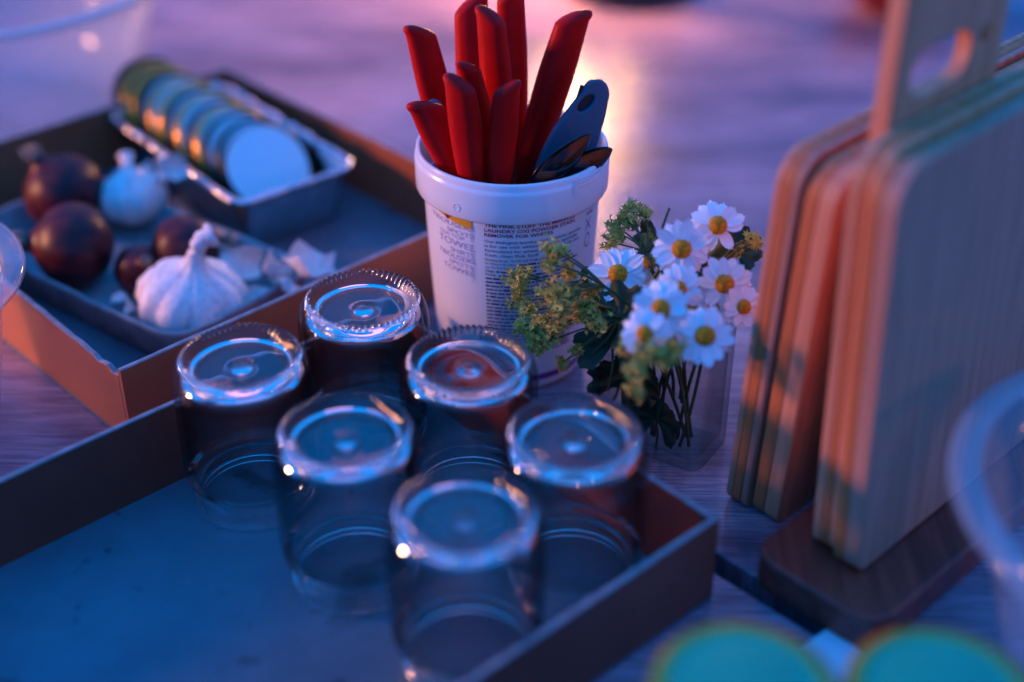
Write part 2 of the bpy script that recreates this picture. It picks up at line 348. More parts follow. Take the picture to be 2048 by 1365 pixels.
# ridges and a notch on the collar at the right, moulded ring on the left
def curved_patch(a0, a1, z0, z1, rfn, n=24, m=2, zf=None, th=.0):
    vs, fs = [], []
    for i in range(n + 1):
        a = a0 + (a1 - a0) * i / n
        for j in range(m + 1):
            z = z0 + (z1 - z0) * j / m
            if zf: z = zf(i / n, j / m)
            r = rfn(z) + th; vs.append((r * math.sin(a), -r * math.cos(a), z))
    for i in range(n):
        for j in range(m):
            q = i * (m + 1) + j; fs.append((q, q + m + 1, q + m + 2, q + 1))
    return mesh('patch', vs, fs)
def arc_tube(a0, a1, z, r, rad, n=14):
    return mesh('arc', *tube_data([Vector((r * math.sin(a), -r * math.cos(a), z)) for a in [a0 + (a1 - a0) * i / n for i in range(n + 1)]], rad, 6))
for k in range(3): link('collar_ridge', arc_tube(R(41), R(62), .1375 - .0022 * k, .0546, .0005), 'collar', tub)
link('locking_tab', curved_patch(R(37), R(41), .1295, .1375, lambda z: .0552, 6, 2), 'collar', tub)
ra = R(-33); rc = Vector((.0547 * math.sin(ra), -.0547 * math.cos(ra), .1235)); tx = Vector((math.cos(ra), math.sin(ra), 0))
link('moulded_ring', mesh('ring', *tube_data([rc + (tx * math.cos(q) + Vector((0, 0, 1)) * math.sin(q)) * .0021 for q in [2 * math.pi * i / 20 for i in range(21)]], .00028, 6)), 'collar', tub)
# lettering: flat text meshes bent round the tub
def text_mesh(body, bold=0):
    c = bpy.data.curves.new('t', 'FONT'); c.body = body; c.size = 1; c.offset = bold; c.resolution_u = 3
    o = bpy.data.objects.new('t', c); col.objects.link(o)
    me = bpy.data.meshes.new_from_object(o.evaluated_get(bpy.context.evaluated_depsgraph_get()))
    bpy.data.objects.remove(o); return me
def bend(me, a0, width, z, height, rot=False):
    xs = [v.co.x for v in me.vertices]; x0, x1 = min(xs), max(xs); s = width / (x1 - x0); hs = height / .73
    for v in me.vertices:
        x = (v.co.x - x0) * s; y = v.co.y * hs
        if rot: x, y = -y, x
        zz = z + y; r = tub_r(zz) + .0003; a = a0 + x / r
        v.co = Vector((r * math.sin(a), -r * math.cos(a), zz))
    return me
def word(body, a0, width, z, height, m, bold=0, rot=False):
    me = text_mesh(body, bold); bend(me, a0, width, z, height, rot); return link('label_text', me, m, tub, False)
AL = R(-17.5)
for body, wd, z in [('THE PINK STUFF THE MIRACLE', .0535, .1128), ('LAUNDRY OXI POWDER STAIN', .0530, .1098), ('REMOVER FOR WHITES', .0385, .1068)]:
    word(body, AL, wd, z, .00215, 'ink_red', .018)
for body, wd, z in [('Our biological laundry stain remover powder', .0590, .1030), ('is for use with whites has been specially', .0555, .1001), ('formulated for amazing cleaning with our', .0575, .0972), ('fresh, clean Pink Stuff', .0300, .0943)]:
    word(body, AL, wd, z, .0018, 'ink_dark', .006)
word('Directions for use:', AL, .0130, .0913, .0016, 'ink_red', .012); word('The Pink Stuff The Miracle', AL + R(16.5), .0185, .0913, .0016, 'ink_dark', .002)
word('for Whites is for colour', AL, .0172, .0889, .0016, 'ink_dark', .002)
word('use The Pink Stuff', AL, .0135, .0865, .0016, 'ink_dark', .002)
word('Dosage:', AL, .0052, .0841, .0016, 'ink_dark', .014); word('Pre Soak:', AL, .0062, .0817, .0016, 'ink_dark', .014)
rnd = random.Random(3)
vs, fs = [], []
def word_bar(a0, wd, z, h):
    r = tub_r(z) + .00025; n = max(1, int(wd / .002)); b0 = len(vs)
    for i in range(n + 1):
        a = a0 + wd * i / n / r
        for zz in (z, z + h): vs.append((r * math.sin(a), -r * math.cos(a), zz))
    for i in range(n): fs.append((b0 + 2 * i, b0 + 2 * i + 2, b0 + 2 * i + 3, b0 + 2 * i + 1))
for k in range(27):                                  # the unreadable small print
    z = .0913 - .00242 * k; x = {0: .034, 1: .0185, 2: .015, 3: .0062, 4: .0074}.get(k, 0); end = rnd.uniform(.049, .056) if k % 4 != 3 else rnd.uniform(.02, .05)
    while x < end:
        wd = rnd.uniform(.0012, .0052); word_bar(AL + x / tub_r(z), min(wd, end - x + .0004), z + rnd.uniform(-.00005, .00005), rnd.choice((.0009, .0010, .0012))); x += wd + .0006
o = link('small_print', mesh('small_print', vs, fs), 'ink_dark', tub, False)
for body, a, wd, z, h in [('TROUSERS', -62, .0330, .1078, .0030), ('SPOTS', -46, .0185, .1036, .0027), ('TEA TOP', -54, .0190, .1006, .0024), ('TOWEL', -55, .0270, .0955, .0042), ('SHIRTS', -44, .0160, .0912, .0030), ('TROUSERS', -56, .0270, .0870, .0034), ('SPOTS', -46, .0170, .0832, .0028), ('TOWEL', -52, .0230, .0788, .0034)]:
    word(body, R(a), wd, z, h, 'ink_lilac', -.004)
word('TOWELS SHIRTS SPOTS', R(-25), .036, .075, .0022, 'ink_lilac', -.004, rot=True)
link('yellow_patch', curved_patch(R(-62), R(-26), 0, 0, tub_r, 24, 2, lambda s, t: .1176 - t * (.0024 + .0060 * s ** .8) , .0004), 'ink_yellow', tub)
link('red_motif', curved_patch(R(-54), R(-37), 0, 0, tub_r, 24, 2, lambda s, t: .1176 - t * (.0014 + .0054 * math.sin(s * math.pi) * (.75 + .25 * math.sin(s * 14)) * (.6 + .5 * s)), .0007), 'ink_red', tub)
word('OXI', R(62), .022, .0880, .0062, 'ink_purple', -.02, rot=True); word('O', R(60), .0052, .1085, .0075, 'ink_purple', -.02)
link('purple_band', curved_patch(R(2), R(95), .0075, .0118, tub_r, 40, 1, None, .0004), 'ink_purple', tub)

# ================================================================ cutlery in the tub
def loft_handle(L, w, t, slant=1):
    """handle along +z from 0 (low) to L (tip): flattened bar with a soft ridge, slanted rounded tip"""
    vs, fs = [], []; n, m = 34, 28
    for i in range(n + 1):
        s = 1 - (1 - i / n) ** 1.7; z = L * s
        wd = w * (.66 + .34 * math.sin(min(1, s / .66) * math.pi / 2)) * (1 - .14 * max(0, (s - .66) / .34)); th = t * (.78 + .22 * math.sin(s * math.pi))
        q = max(0, (z - (L - w * .36)) / (w * .36)); tipf = max(0, 1 - q ** 2.4) ** .5
        for k in range(m):
            a = 2 * math.pi * k / m + .11; cx, cy_ = math.cos(a), math.sin(a)
            x = math.copysign(abs(cx) ** .62, cx) * wd / 2; y = math.copysign(abs(cy_) ** .80, cy_) * th / 2 * (1 - .22 * abs(cx))
            x *= tipf; y *= tipf ** .8
            vs.append((x - slant * wd * .22 * q, y, z - slant * x * .40 * min(1, max(0, (s - .6) / .4))))
    for i in range(n):
        for k in range(m):
            k2 = (k + 1) % m; fs.append((i * m + k, i * m + k2, (i + 1) * m + k2, (i + 1) * m + k))
    fs.append(tuple(range(m))[::-1])
    return mesh('handle', vs, fs)
def frame_from(low, tip, twist=0):
    zax = (tip - low).normalized(); view = (Vector((0, 0, CH)) - low).normalized()
    xax = view.cross(zax).normalized(); yax = zax.cross(xax)
    m = Matrix((xax, yax, zax)).transposed().to_4x4() @ Matrix.Rotation(twist, 4, 'Z'); m.translation = low; return m
def leaf_blade(L, w, t, n=14, prof=None):
    """flat tapered blade hanging down from 0 to -L"""
    vs, fs = [], []
    for i in range(n + 1):
        s = i / n; h = w / 2 * (prof(s) if prof else (1 - s ** 3)) + .0004
        for x, y in ((-h, 0), (0, t / 2), (h, 0), (0, -t / 2)): vs.append((x, y, -L * s))
    for i in range(n):
        for k in range(4): fs.append((i * 4 + k, (i + 1) * 4 + k, (i + 1) * 4 + (k + 1) % 4, i * 4 + (k + 1) % 4))
    fs.append((0, 1, 2, 3)); fs.append(tuple(n * 4 + k for k in range(4))[::-1])
    return mesh('blade', vs, fs)
KN = [  # tip (u,v,Y), low (u,v,Y), width px, twist, slant, label
    ((836, 46, .747), (908, 335, .742), 72, .5, -1, 'red-handled knife leaning out at the tub side toward the onions, tallest there'),
    ((940, -12, .772), (962, 335, .752), 80, .2, 1, 'broad red knife handle at the back, directly behind the slim middle handle'),
    ((980, 16, .722), (1008, 335, .722), 68, -.5, -1, 'red knife handle with a ridge, tall and centred in the tub'),
    ((1020, -30, .765), (1032, 335, .755), 64, .3, 1, 'tall red knife handle at the back near the glowing light reflection'),
    ((1152, 18, .752), (1052, 345, .740), 76, .35, 1, 'wide red knife handle leaning toward the cutting boards behind the blue-grey handle'),
    ((934, 122, .708), (990, 345, .712), 52, .1, -1, 'narrow red knife handle wedged between the two front handles'),
    ((918, 152, .691), (945, 368, .692), 72, -.45, -1, 'short red knife handle upright at the front rim above the yellow patch'),
    ((1014, 164, .690), (998, 372, .690), 62, .2, 1, 'short slim red knife handle upright at the front rim above the red print'),
    ((842, 196, .710), (915, 345, .706), 76, .3, -1, 'short red knife handle leaning low over the tub rim beside the ball-ended rod')]
for tip, low, wpx, tw, sl, lab in KN:
    T, Lw = atY(*tip), atY(*low); d = (T - Lw).length
    ax = (T - Lw) / d; low2 = Lw - ax * .010; L = (T - low2).length
    wd = wpx * (Lw.y * C + (CH - Lw.z) * S) / FPX
    root = empty('knife', (0, 0, 0), lab, 'knife', 'red-handled knives in the tub'); root.matrix_world = frame_from(low2, T, tw)
    link('handle', loft_handle(L, wd * .93, wd * .66, sl), 'red', root)
    bl = min(.085, (low2.z - .012) / ax.z)
    link('blade', leaf_blade(bl, wd * .62, .0014), 'steel', root, False)
# blue-grey spatula handle with hole
T, Lw = atY(1188, 155, .724), atY(1118, 372, .709); ax = (T - Lw).normalized(); low2 = Lw - ax * .01; L = (T - low2).length
root = empty('spatula', (0, 0, 0), 'blue-grey plastic utensil handle with an oval hole near its tip', 'utensil'); root.matrix_world = frame_from(low2, T, .25)
out_ = []
for i in range(13): a = math.pi * i / 12; out_.append((.0078 * math.cos(a) + .0035, L - .010 + .010 * math.sin(a)))
out_ = [(.0125, .0), (.0135, L * .3), (.0130, L * .55), (.0125, L * .75)] + out_ + [(-.0085, L * .72), (-.0130, L * .55), (-.0155, L * .35), (-.0165, 0)]
bm = bmesh.new(); vv = [bm.verts.new((-x, -.003, z)) for x, z in out_]; hole = []
for i in range(14):
    a = 2 * math.pi * i / 14; ca, sa = .0028 * math.cos(a), .0058 * math.sin(a); b_ = R(-28)
    hole.append(bm.verts.new((-(ca * math.cos(b_) - sa * math.sin(b_)) + .0005, -.003, ca * math.sin(b_) + sa * math.cos(b_) + L * .80)))
es = [bm.edges.new((vv[i], vv[(i + 1) % len(vv)])) for i in range(len(vv))] + [bm.edges.new((hole[i], hole[(i + 1) % 14])) for i in range(14)]
bmesh.ops.triangle_fill(bm, use_beauty=True, edges=es)
r = bmesh.ops.extrude_face_region(bm, geom=bm.faces[:])
for v in [g for g in r['geom'] if isinstance(g, bmesh.types.BMVert)]: v.co.y += .006
bmesh.ops.recalc_face_normals(bm, faces=bm.faces)
me = bpy.data.meshes.new('spatula'); bm.to_mesh(me); bm.free()
h = link('handle', me, 'bluegrey', root, False); md = h.modifiers.new('bevel', 'BEVEL'); md.width = .0014; md.segments = 3; md.limit_method = 'ANGLE'; md.angle_limit = R(50)
rc_ = link('hole_dark_sheet', mesh('rb', [(-.006, 0, L * .68), (.006, 0, L * .68), (.006, 0, L * .92), (-.006, 0, L * .92)], [(0, 1, 2, 3)]), 'black', root, False)  # black sheet added behind the hole, in place of shade inside it
link('shaft', mesh('shaft', *tube_data(bez(Vector((0, 0, .001)), Vector((0, 0, -.02)), root.matrix_world.inverted() @ Vector((.004, .727, .012)), 6), .0032, 10)), 'bluegrey', root)
# two dark spoons with their bowls up
def spoon_bowl(L, w, dp, th=.0008):
    vs, fs = [], []; n, m = 16, 12
    for side in (0, 1):
        for i in range(n + 1):
            s = i / n; hw = w / 2 * (math.sin(math.pi * min(1, s * .96 + .04)) ** .62 * (1 - .18 * s)) + .0006
            for k in range(m + 1):
                q = 2 * k / m - 1
                vs.append((hw * q, dp * (1 - q * q) * math.sin(math.pi * s) ** .8 + (th if side else 0), L * s))
    o = (n + 1) * (m + 1)
    for i in range(n):
        for k in range(m):
            a = i * (m + 1) + k; fs.append((a, a + 1, a + m + 2, a + m + 1)); fs.append((o + a + m + 1, o + a + m + 2, o + a + 1, o + a))
    for i in range(n):
        for k in (0, m):
            a = i * (m + 1) + k; fs.append((a, a + m + 1, o + a + m + 1, o + a))
    return mesh('bowl', vs, fs)
for tip, low, wd, tw, lab in [((1180, 268, .695), (1058, 378, .688), .024, 1.05, 'dark steel spoon, its bowl rising beside the blue-grey handle'), ((1224, 298, .708), (1098, 368, .696), .026, 1.0, 'dark steel spoon lying lowest, its bowl reaching over the tub rim')]:
    T, Lw = atY(*tip), atY(*low); root = empty('spoon', (0, 0, 0), lab, 'spoon', 'dark spoons in the tub'); root.matrix_world = frame_from(Lw, T, tw)
    link('bowl', spoon_bowl((T - Lw).length, wd, .006), 'darksteel', root)
    loc = root.matrix_world.inverted(); a = Vector((0, 0, .002)); e = loc @ Vector((TC.x - .012, TC.y - .006, .012)); e2 = loc @ (Lw * .5 + Vector((TC.x - .004, TC.y, .07)) * .5)
    link('handle', mesh('h', *tube_data(bez(a, e2, e, 8), [.0018 + .0008 * i / 8 for i in range(9)], 8)), 'darksteel', root)
b_, e_ = atY(868, 214, .724), atY(905, 330, .728)
root = empty('ball_rod', b_, 'thin rod with a blue-grey ball end between two red handles', 'utensil')
bm = bmesh.new(); bmesh.ops.create_uvsphere(bm, u_segments=20, v_segments=12, radius=.0043); me = bpy.data.meshes.new('ball'); bm.to_mesh(me); bm.free()
link('ball', me, 'bluegrey', root); link('rod', mesh('rod', *tube_data([Vector((0, 0, 0)), (e_ - b_), (e_ - b_) * 2.0], .0016, 8)), 'steel', root)

# ================================================================ flowers in the glass vase
VF = Vector((.0996, .604, 0)); vr = Vector((.545, .838, 0)).normalized(); vl = Vector((-.838, .545, 0))
VW, VL_, VH = .042, .070, .0785
def vase_ring(inset, z, n=6, r=.009):
    o = VF; out = []
    for cx, cy_, a0 in ((r, r, 180), (VW - r, r, 270), (VW - r, VL_ - r, 0), (r, VL_ - r, 90)):
        for i in range(n + 1):
            a = R(a0 + 90 * i / n); x = cx + (r - inset * .6) * math.cos(a); y = cy_ + (r - inset * .6) * math.sin(a)
            x += inset * .4 * (-1 if math.cos(a) > .01 else 1 if math.cos(a) < -.01 else 0) * 0; out.append((x, y))
    # scale about the middle for the inset
    mx, my = VW / 2, VL_ / 2
    res = []
    for x, y in out:
        q = o + vr * (mx + (x - mx) * (1 - 2 * inset / VW * .7)) + vl * (my + (y - my) * (1 - 2 * inset / VL_ * .7)); res.append(Vector((q.x, q.y, z)))
    return res
def rings_mesh(rings, cap0=True, cap1=True):
    vs, fs = [], []; n = len(rings[0])
    for rg in rings: vs += rg
    for i in range(len(rings) - 1):
        for k in range(n): fs.append((i * n + k, i * n + (k + 1) % n, (i + 1) * n + (k + 1) % n, (i + 1) * n + k))
    if cap0: fs.append(tuple(range(n))[::-1])
    if cap1: fs.append(tuple((len(rings) - 1) * n + k for k in range(n)))
    me = mesh('rings', vs, fs); bm = bmesh.new(); bm.from_mesh(me); bmesh.ops.recalc_face_normals(bm, faces=bm.faces); bm.to_mesh(me); bm.free(); return me
vase = rings_mesh([vase_ring(.0012, .0003), vase_ring(.0003, .0012), vase_ring(0, .003), vase_ring(0, VH - .001), vase_ring(.0006, VH), vase_ring(.0014, VH), vase_ring(.002, VH - .001), vase_ring(.002, .008), vase_ring(.003, .006)])
tag(link('glass_vase', vase, 'thin', None, False), 'small clear rectangular glass vase filled with daisies and greenery', 'vase')
MOUTH = VF + vr * VW / 2 + vl * VL_ / 2 + Vector((0, 0, VH)); FOOT = VF + vr * .008 + vl * .010 + Vector((0, 0, .009))
def stem_path(head, rn):
    m_ = MOUTH + vr * rn.uniform(-.012, .012) + vl * rn.uniform(-.026, .022); f_ = FOOT + vr * rn.uniform(0, .012) + vl * rn.uniform(0, .028)
    m_.z = VH - .002
    up = bez(head, (head + m_) / 2 + Vector((0, 0, .010)), m_, 7); dn = bez(m_, (m_ + f_) / 2 + vl * rn.uniform(-.006, .010), f_, 7)
    return up + dn[1:]
def petal_mesh(curl, seed):
    rn = random.Random(seed); vs, fs = [], []; n, m = 6, 4; L = .0098
    for i in range(n + 1):
        s = i / n; hw = .0027 * (math.sin(math.pi * (s * .80 + .12)) ** .7)
        for k in range(m + 1):
            q = 2 * k / m - 1
            x = L * s - (.0009 * (q * q) * s if i == n else 0) + (.0004 * math.cos(q * 6) if i == n else 0)
            vs.append((.0030 + x, hw * q, -curl * s * s * .004 + .0005 * q * q + .0003 * math.cos(q * 9) * s))
    for i in range(n):
        for k in range(m): a = i * (m + 1) + k; fs.append((a, a + m + 1, a + m + 2, a + 1))
    me = mesh('petal', vs, fs); return me
petals = [petal_mesh(c_, i) for i, c_ in enumerate((0, .35, .8, -.25))]
for p_ in petals: p_.materials.append(M['petal'])
dome = revolve([(.0044, -.0006), (.0043, .0006), (.0037, .0018), (.0026, .0026), (.0013, .0030), (0, .0031)], 28, lambda r, z, a, j: (r * (1 + .03 * math.sin(a * 9 + j * 2)), z + .00015 * math.sin(a * 13 + j * 3)))
calyx = revolve([(0, -.0026), (.0018, -.0024), (.0036, -.0012), (.0044, -.0003)], 16)
DS = [  # u, v, depth, radius px, tilt x, tilt y, label
    (1236, 549, .758, 60, .10, -.12, 'white daisy nearest the white tub, facing outward with broad petals'),
    (1363, 498, .722, 60, -.05, .05, 'white daisy at the top of the bouquet, round and fully open'),
    (1436, 451, .735, 56, .10, .25, 'highest white daisy in the bouquet, a gap between its lower petals'),
    (1449, 568, .728, 58, -.15, .15, 'white daisy below the highest one, leaning toward the cutting boards'),
    (1357, 578, .716, 50, -.30, .0, 'white daisy half hidden behind the front daisy in the middle of the bunch'),
    (1321, 618, .688, 60, -.10, -.10, 'white daisy in the middle of the bunch, overlapping the one behind'),
    (1410, 672, .690, 63, -.05, .12, 'pinkish-lit white daisy hanging lowest over the vase corner'),
    (1428, 614, .735, 40, -.35, .05, 'small daisy tucked in behind the lowest daisy, mostly its yellow disc showing'),
    (1487, 614, .728, 46, -.10, .30, 'daisy partly covered by the edge of the cutting boards'),
    (1290, 668, .678, 54, -.25, -.25, 'daisy overlapped by yellow-green florets above the vase'),
    (1299, 524, .772, 44, .75, .55, 'daisy turned away with its petals bent back and orange disc showing')]
for k, (u, v, d, rp, tx_, ty_, lab) in enumerate(DS):
    rn = random.Random(40 + k); p = atD(u, v, d); sc_ = rp * d / FPX / .0128
    nrm = (Vector((0, 0, CH)) - p).normalized(); right = Vector((0, 0, 1)).cross(nrm).normalized(); upv = nrm.cross(right)
    nrm = (nrm + right * ty_ + upv * tx_).normalized(); right = upv.cross(nrm).normalized(); upv = nrm.cross(right)
    mw = Matrix((right, upv, nrm)).transposed().to_4x4(); mw.translation = p
    root = empty('daisy', (0, 0, 0), lab, 'flower', 'daisies in the glass vase'); root.matrix_world = mw @ Matrix.Scale(sc_, 4)
    link('flower_disc', dome, 'disc', root); link('calyx', calyx, 'leaf', root)
    npet = rn.choice((14, 15, 16, 17))
    for i in range(npet):
        if k == 2 and i in (11, 13): continue
        o = bpy.data.objects.new('petal', rn.choice(petals)); col.objects.link(o); o.parent = root
        a = 2 * math.pi * i / npet + rn.uniform(-.09, .09)
        o.rotation_euler = (rn.uniform(-.22, .22), rn.uniform(-.10, .22) if k != 10 else rn.uniform(.7, 1.1), a); s_ = rn.uniform(.9, 1.06); o.scale = (s_, rn.uniform(.95, 1.2), s_); o.location = (0, 0, rn.uniform(-.0005, .0004))
    inv = root.matrix_world.inverted(); back = p - nrm * .0025 * sc_
    pts = stem_path(back - nrm * .004, rn); pts = [back] + pts
    link('stem', mesh('stem', *tube_data([inv @ q for q in pts], .00095 / sc_, 7)), 'stem', root)
# turned-back petals showing above the nearest-tub daisy
# sprays of yellow-green florets
def floret(vs, fs, p, s, rn, mats):
    n0 = Vector((rn.gauss(0, 1), rn.gauss(0, 1), rn.gauss(0, 1))).normalized(); n0 = (n0 + (Vector((0, 0, CH)) - p).normalized() * .6).normalized()
    a = n0.orthogonal().normalized(); b = n0.cross(a); b0 = len(vs); k = 5
    vs.append(p + n0 * s * .05)
    for i in range(k * 2):
        q = math.pi * i / k; r = s * (1.0 if i % 2 == 0 else .42) * rn.uniform(.8, 1.15); vs.append(p + (a * math.cos(q) + b * math.sin(q)) * r + n0 * s * (.45 if i % 2 == 0 else 0))
    for i in range(k * 2): fs.append((b0, b0 + 1 + i, b0 + 1 + (i + 1) % (k * 2)))
SP = [('yellow-green floret spray spreading over the tub label, farthest from the daisies', [(1030, 556, .765, 26), (1052, 548, .762, 22), (1034, 600, .765, 26), (1058, 622, .762, 24), (1046, 655, .758, 24), (1072, 668, .755, 22), (1040, 580, .762, 18), (1060, 690, .75, 20)]),
      ('yellow-green floret spray standing tall in front of the printed label', [(1098, 498, .735, 28), (1104, 530, .733, 26), (1120, 505, .738, 22), (1136, 545, .742, 22), (1112, 580, .735, 34), (1134, 592, .735, 30), (1092, 590, .738, 26), (1120, 620, .732, 30)]),
      ('yellow-green floret spray drooping between the tub and the vase', [(1100, 668, .752, 26), (1082, 690, .75, 26), (1122, 650, .745, 28), (1124, 727, .765, 16), (1152, 700, .755, 14), (1160, 620, .742, 36), (1175, 585, .748, 34), (1190, 640, .74, 38), (1085, 640, .752, 24)]),
      ('yellow-green floret spray rising highest behind the daisies', [(1266, 414, .772, 16), (1288, 428, .772, 18), (1246, 436, .770, 22), (1228, 452, .770, 20), (1262, 446, .770, 18), (1222, 486, .766, 26), (1300, 480, .775, 22), (1240, 470, .768, 18)]),
      ('blurred yellow-green floret spray hanging over the vase front', [(1300, 704, .668, 32), (1345, 700, .668, 30), (1270, 742, .672, 26), (1285, 715, .670, 28), (1272, 780, .680, 28), (1325, 712, .668, 28), (1255, 690, .69, 26)]),
      ('yellow-green floret spray poking out beside the highest daisy', [(1500, 478, .755, 16), (1514, 486, .752, 14), (1470, 500, .755, 20), (1445, 520, .758, 22)])]
for k, (lab, cl) in enumerate(SP):
    rn = random.Random(80 + k); base = MOUTH + vl * (.022 - .008 * k) + Vector((0, 0, -.002)); base = MOUTH + vl * rn.uniform(-.02, .026) + vr * rn.uniform(-.012, .012)
    root = empty('floret_spray', (0, 0, 0), lab, 'flower', 'yellow-green floret sprays in the vase')
    cen = sum((atD(*c_[:3]) for c_ in cl), Vector()) / len(cl); hub = base.lerp(cen, .55) + Vector((0, 0, .006))
    sv, sf = tube_data(bez(base + Vector((0, 0, -.05)) , base, hub, 8), .0009, 6)
    for (u, v, d, rp) in cl:
        p = atD(u, v, d); tube_data(bez(hub, hub.lerp(p, .5) + Vector((rn.uniform(-.004, .004), 0, rn.uniform(0, .008))), p, 6), [.0007 - .0003 * i / 6 for i in range(7)], 5, sv, sf)
        fv, ff = [], []; rad = rp * d / FPX
        nfl = int(16 + rp * 1.0)
        for i in range(nfl):
            q = Vector((rn.gauss(0, 1), rn.gauss(0, 1), rn.gauss(0, 1))).normalized() * rad * rn.uniform(.25, 1.0)
            floret(fv, ff, p + q, .0024 * rn.uniform(.7, 1.2), rn, 0)
            if i % 3 == 0: tube_data([p, p + q], .00025, 4, sv, sf)
        link('floret_cluster', mesh('florets', fv, ff), 'floret', root, False)
    link('stem', mesh('stem', sv, sf), 'stem', root)
# lobed leaves
def lobed_leaf(size, seed):
    rn = random.Random(seed); vs, fs = [], []; nl = 7; n = nl * 8; rings = 5
    for j in range(rings + 1):
        s = j / rings
        for i in range(n + 1):
            a = R(-150) + R(300) * i / n; lobe = .80 + .20 * abs(math.cos(a * nl / 2 * 1.2)) + .03 * math.sin(i * 2.4)
            r = size * s * (lobe if s > .5 else .9); vs.append((r * math.cos(a), r * math.sin(a), .10 * size * s * math.cos(a * nl * 1.2) + .30 * size * s * s))
    for j in range(rings):
        for i in range(n): q = j * (n + 1) + i; fs.append((q, q + 1, q + n + 2, q + n + 1))
    return mesh('leaf', vs, fs)
LV_ = [(1255, 770, .765, .024, 'dark lobed leaf pressed inside the vase glass, broad and lowest'), (1225, 690, .760, .020, 'dark lobed leaf at the vase mouth beside the drooping florets'), (1290, 860, .772, .022, 'dark leaf sunk near the vase foot, its toothed edge at the bottom'),
       (1240, 640, .752, .020, 'dark green leaf under the daisy nearest the tub'), (1390, 540, .760, .021, 'dark green leaf behind the top daisies'), (1200, 590, .765, .016, 'dark green leaf in the shade between florets and daisies'), (1345, 660, .735, .019, 'dark green leaf between the lower daisies'),
       (1475, 505, .765, .014, 'green leaf sticking out near the cutting boards'), (1320, 480, .79, .014, 'pale green lobed leaf behind the top daisy'), (1215, 790, .775, .020, 'dark leaf in the vase next to the glass jar')]
for k, (u, v, d, sz, lab) in enumerate(LV_):
    rn = random.Random(200 + k); p = atD(u, v, d)
    if k in (0, 2, 9):                      # keep the leaves in the vase between its inner walls
        q = p - VF; a_ = min(max(q.dot(vr), .012), VW - .012); b_ = min(max(q.dot(vl), .014), VL_ - .014); p = VF + vr * a_ + vl * b_ + Vector((0, 0, max(p.z, .012)))
        root = empty('lobed_leaf', p, lab, 'leaf'); zax = (-vr + Vector((0, 0, rn.uniform(-.15, .15)))).normalized(); xax = (vl * rn.uniform(-.3, .3) + Vector((0, 0, 1))).normalized(); yax = zax.cross(xax).normalized(); xax = yax.cross(zax)
        m4 = Matrix((xax, yax, zax)).transposed().to_4x4(); m4.translation = p; root.matrix_world = m4; sz = min(sz, .018)
    else:
        root = empty('lobed_leaf', p, lab, 'leaf'); nrm = ((Vector((0, 0, CH)) - p).normalized() + Vector((rn.uniform(-.5, .5), rn.uniform(-.3, .3), rn.uniform(-.1, .6)))).normalized()
        root.rotation_euler = nrm.to_track_quat('Z', 'Y').to_euler(); root.rotation_euler.rotate_axis('Z', rn.uniform(0, 6))
    bpy.context.view_layer.update()
    link('leaf_blade', lobed_leaf(sz, k), 'leaf', root); link('leaf_stalk', mesh('st', *tube_data([Vector((0, 0, 0)), Vector((-sz * .6, 0, -sz * .15)), Vector((-sz * 1.3, .002, -sz * .2))], .0007, 6)), 'stem', root)

# ================================================================ cutting boards
BO = Vector((.1121, .585, 0)); BU = Vector((.722, .692, 0)).normalized(); BN = Vector((BU.y, -BU.x, 0))
def board(label, n0, th, u0, w_, z0, h, r, layers, lean=0, z_rot=0):
    root = empty('cutting_board', BO + BN * n0 + BU * u0 + Vector((0, 0, z0)), label, 'cutting board', 'bamboo cutting boards', math.atan2(BU.y, BU.x))
    root.rotation_euler = (lean, 0, math.atan2(BU.y, BU.x) + z_rot)
    y = 0
    for f, m in layers:
        o = link('bamboo_layer', prism(rrect(0, w_, 0, h, r, 7, .008), th * f - .0003, .0007), m, root, False); o.location = (0, -y - th * f, 0); y += th * f
    return root
LA = [(.3, 'bamboo'), (.4, 'bamboo_core'), (.3, 'bamboo_face')]
board('light bamboo cutting board standing against the vase side of the set, outermost', 0, .0135, 0, .26, .0003, .206, .017, LA, R(2.8))
board('bamboo cutting board paired behind the outermost one, next to the dark gap', .0158, .0165, .002, .26, .0003, .203, .017, [(.45, 'bamboo_core'), (.55, 'bamboo')], R(2.7))
board('bamboo cutting board on the dark stand, next to the handle panel', .0645, .0145, -.016, .27, .0203, .208, .019, [(.35, 'bamboo'), (.3, 'bamboo_core'), (.35, 'bamboo')], R(-2.2))
board('bamboo cutting board on the dark stand showing its full broad face', .0797, .0145, -.020, .27, .0203, .206, .019, [(.4, 'bamboo_core'), (.6, 'bamboo_face')], R(-3.0))
stand = empty('board_stand', BO + BN * .0465 + BU * -.042, 'dark wooden board stand with a tall handle panel between the cutting boards', 'stand', rz=math.atan2(BU.y, BU.x))
bs = prism(rrect(0, .30, -.074, 0, .016, 7), .0185, .002, 3); o = link('base', bs, 'darkwood', stand, False); o.rotation_euler = (R(-90), 0, 0); o.location = (0, -.0740, .0008)
for v in bs.vertices: v.co = Vector((v.co.x, v.co.y, v.co.z))
o.rotation_euler = (0, 0, 0); o.location = (0, 0, 0)
for v in bs.vertices: v.co = Vector((v.co.x, v.co.z, v.co.y + .0012))
bs.flip_normals()
bm = bmesh.new(); ol = rrect(.052, .139, .0198, .315, .022, 7, .004); vv = [bm.verts.new((x, 0, z)) for x, z in ol]
hl = [(.0885 + (.012 if math.cos(q) > 0 else -.012) + .0118 * math.cos(q), .2475 + .0118 * math.sin(q)) for q in [2 * math.pi * (i + .5) / 24 for i in range(24)]]
hv = [bm.verts.new((x, 0, z)) for x, z in hl]
es = [bm.edges.new((vv[i], vv[(i + 1) % len(vv)])) for i in range(len(vv))] + [bm.edges.new((hv[i], hv[(i + 1) % 24])) for i in range(24)]
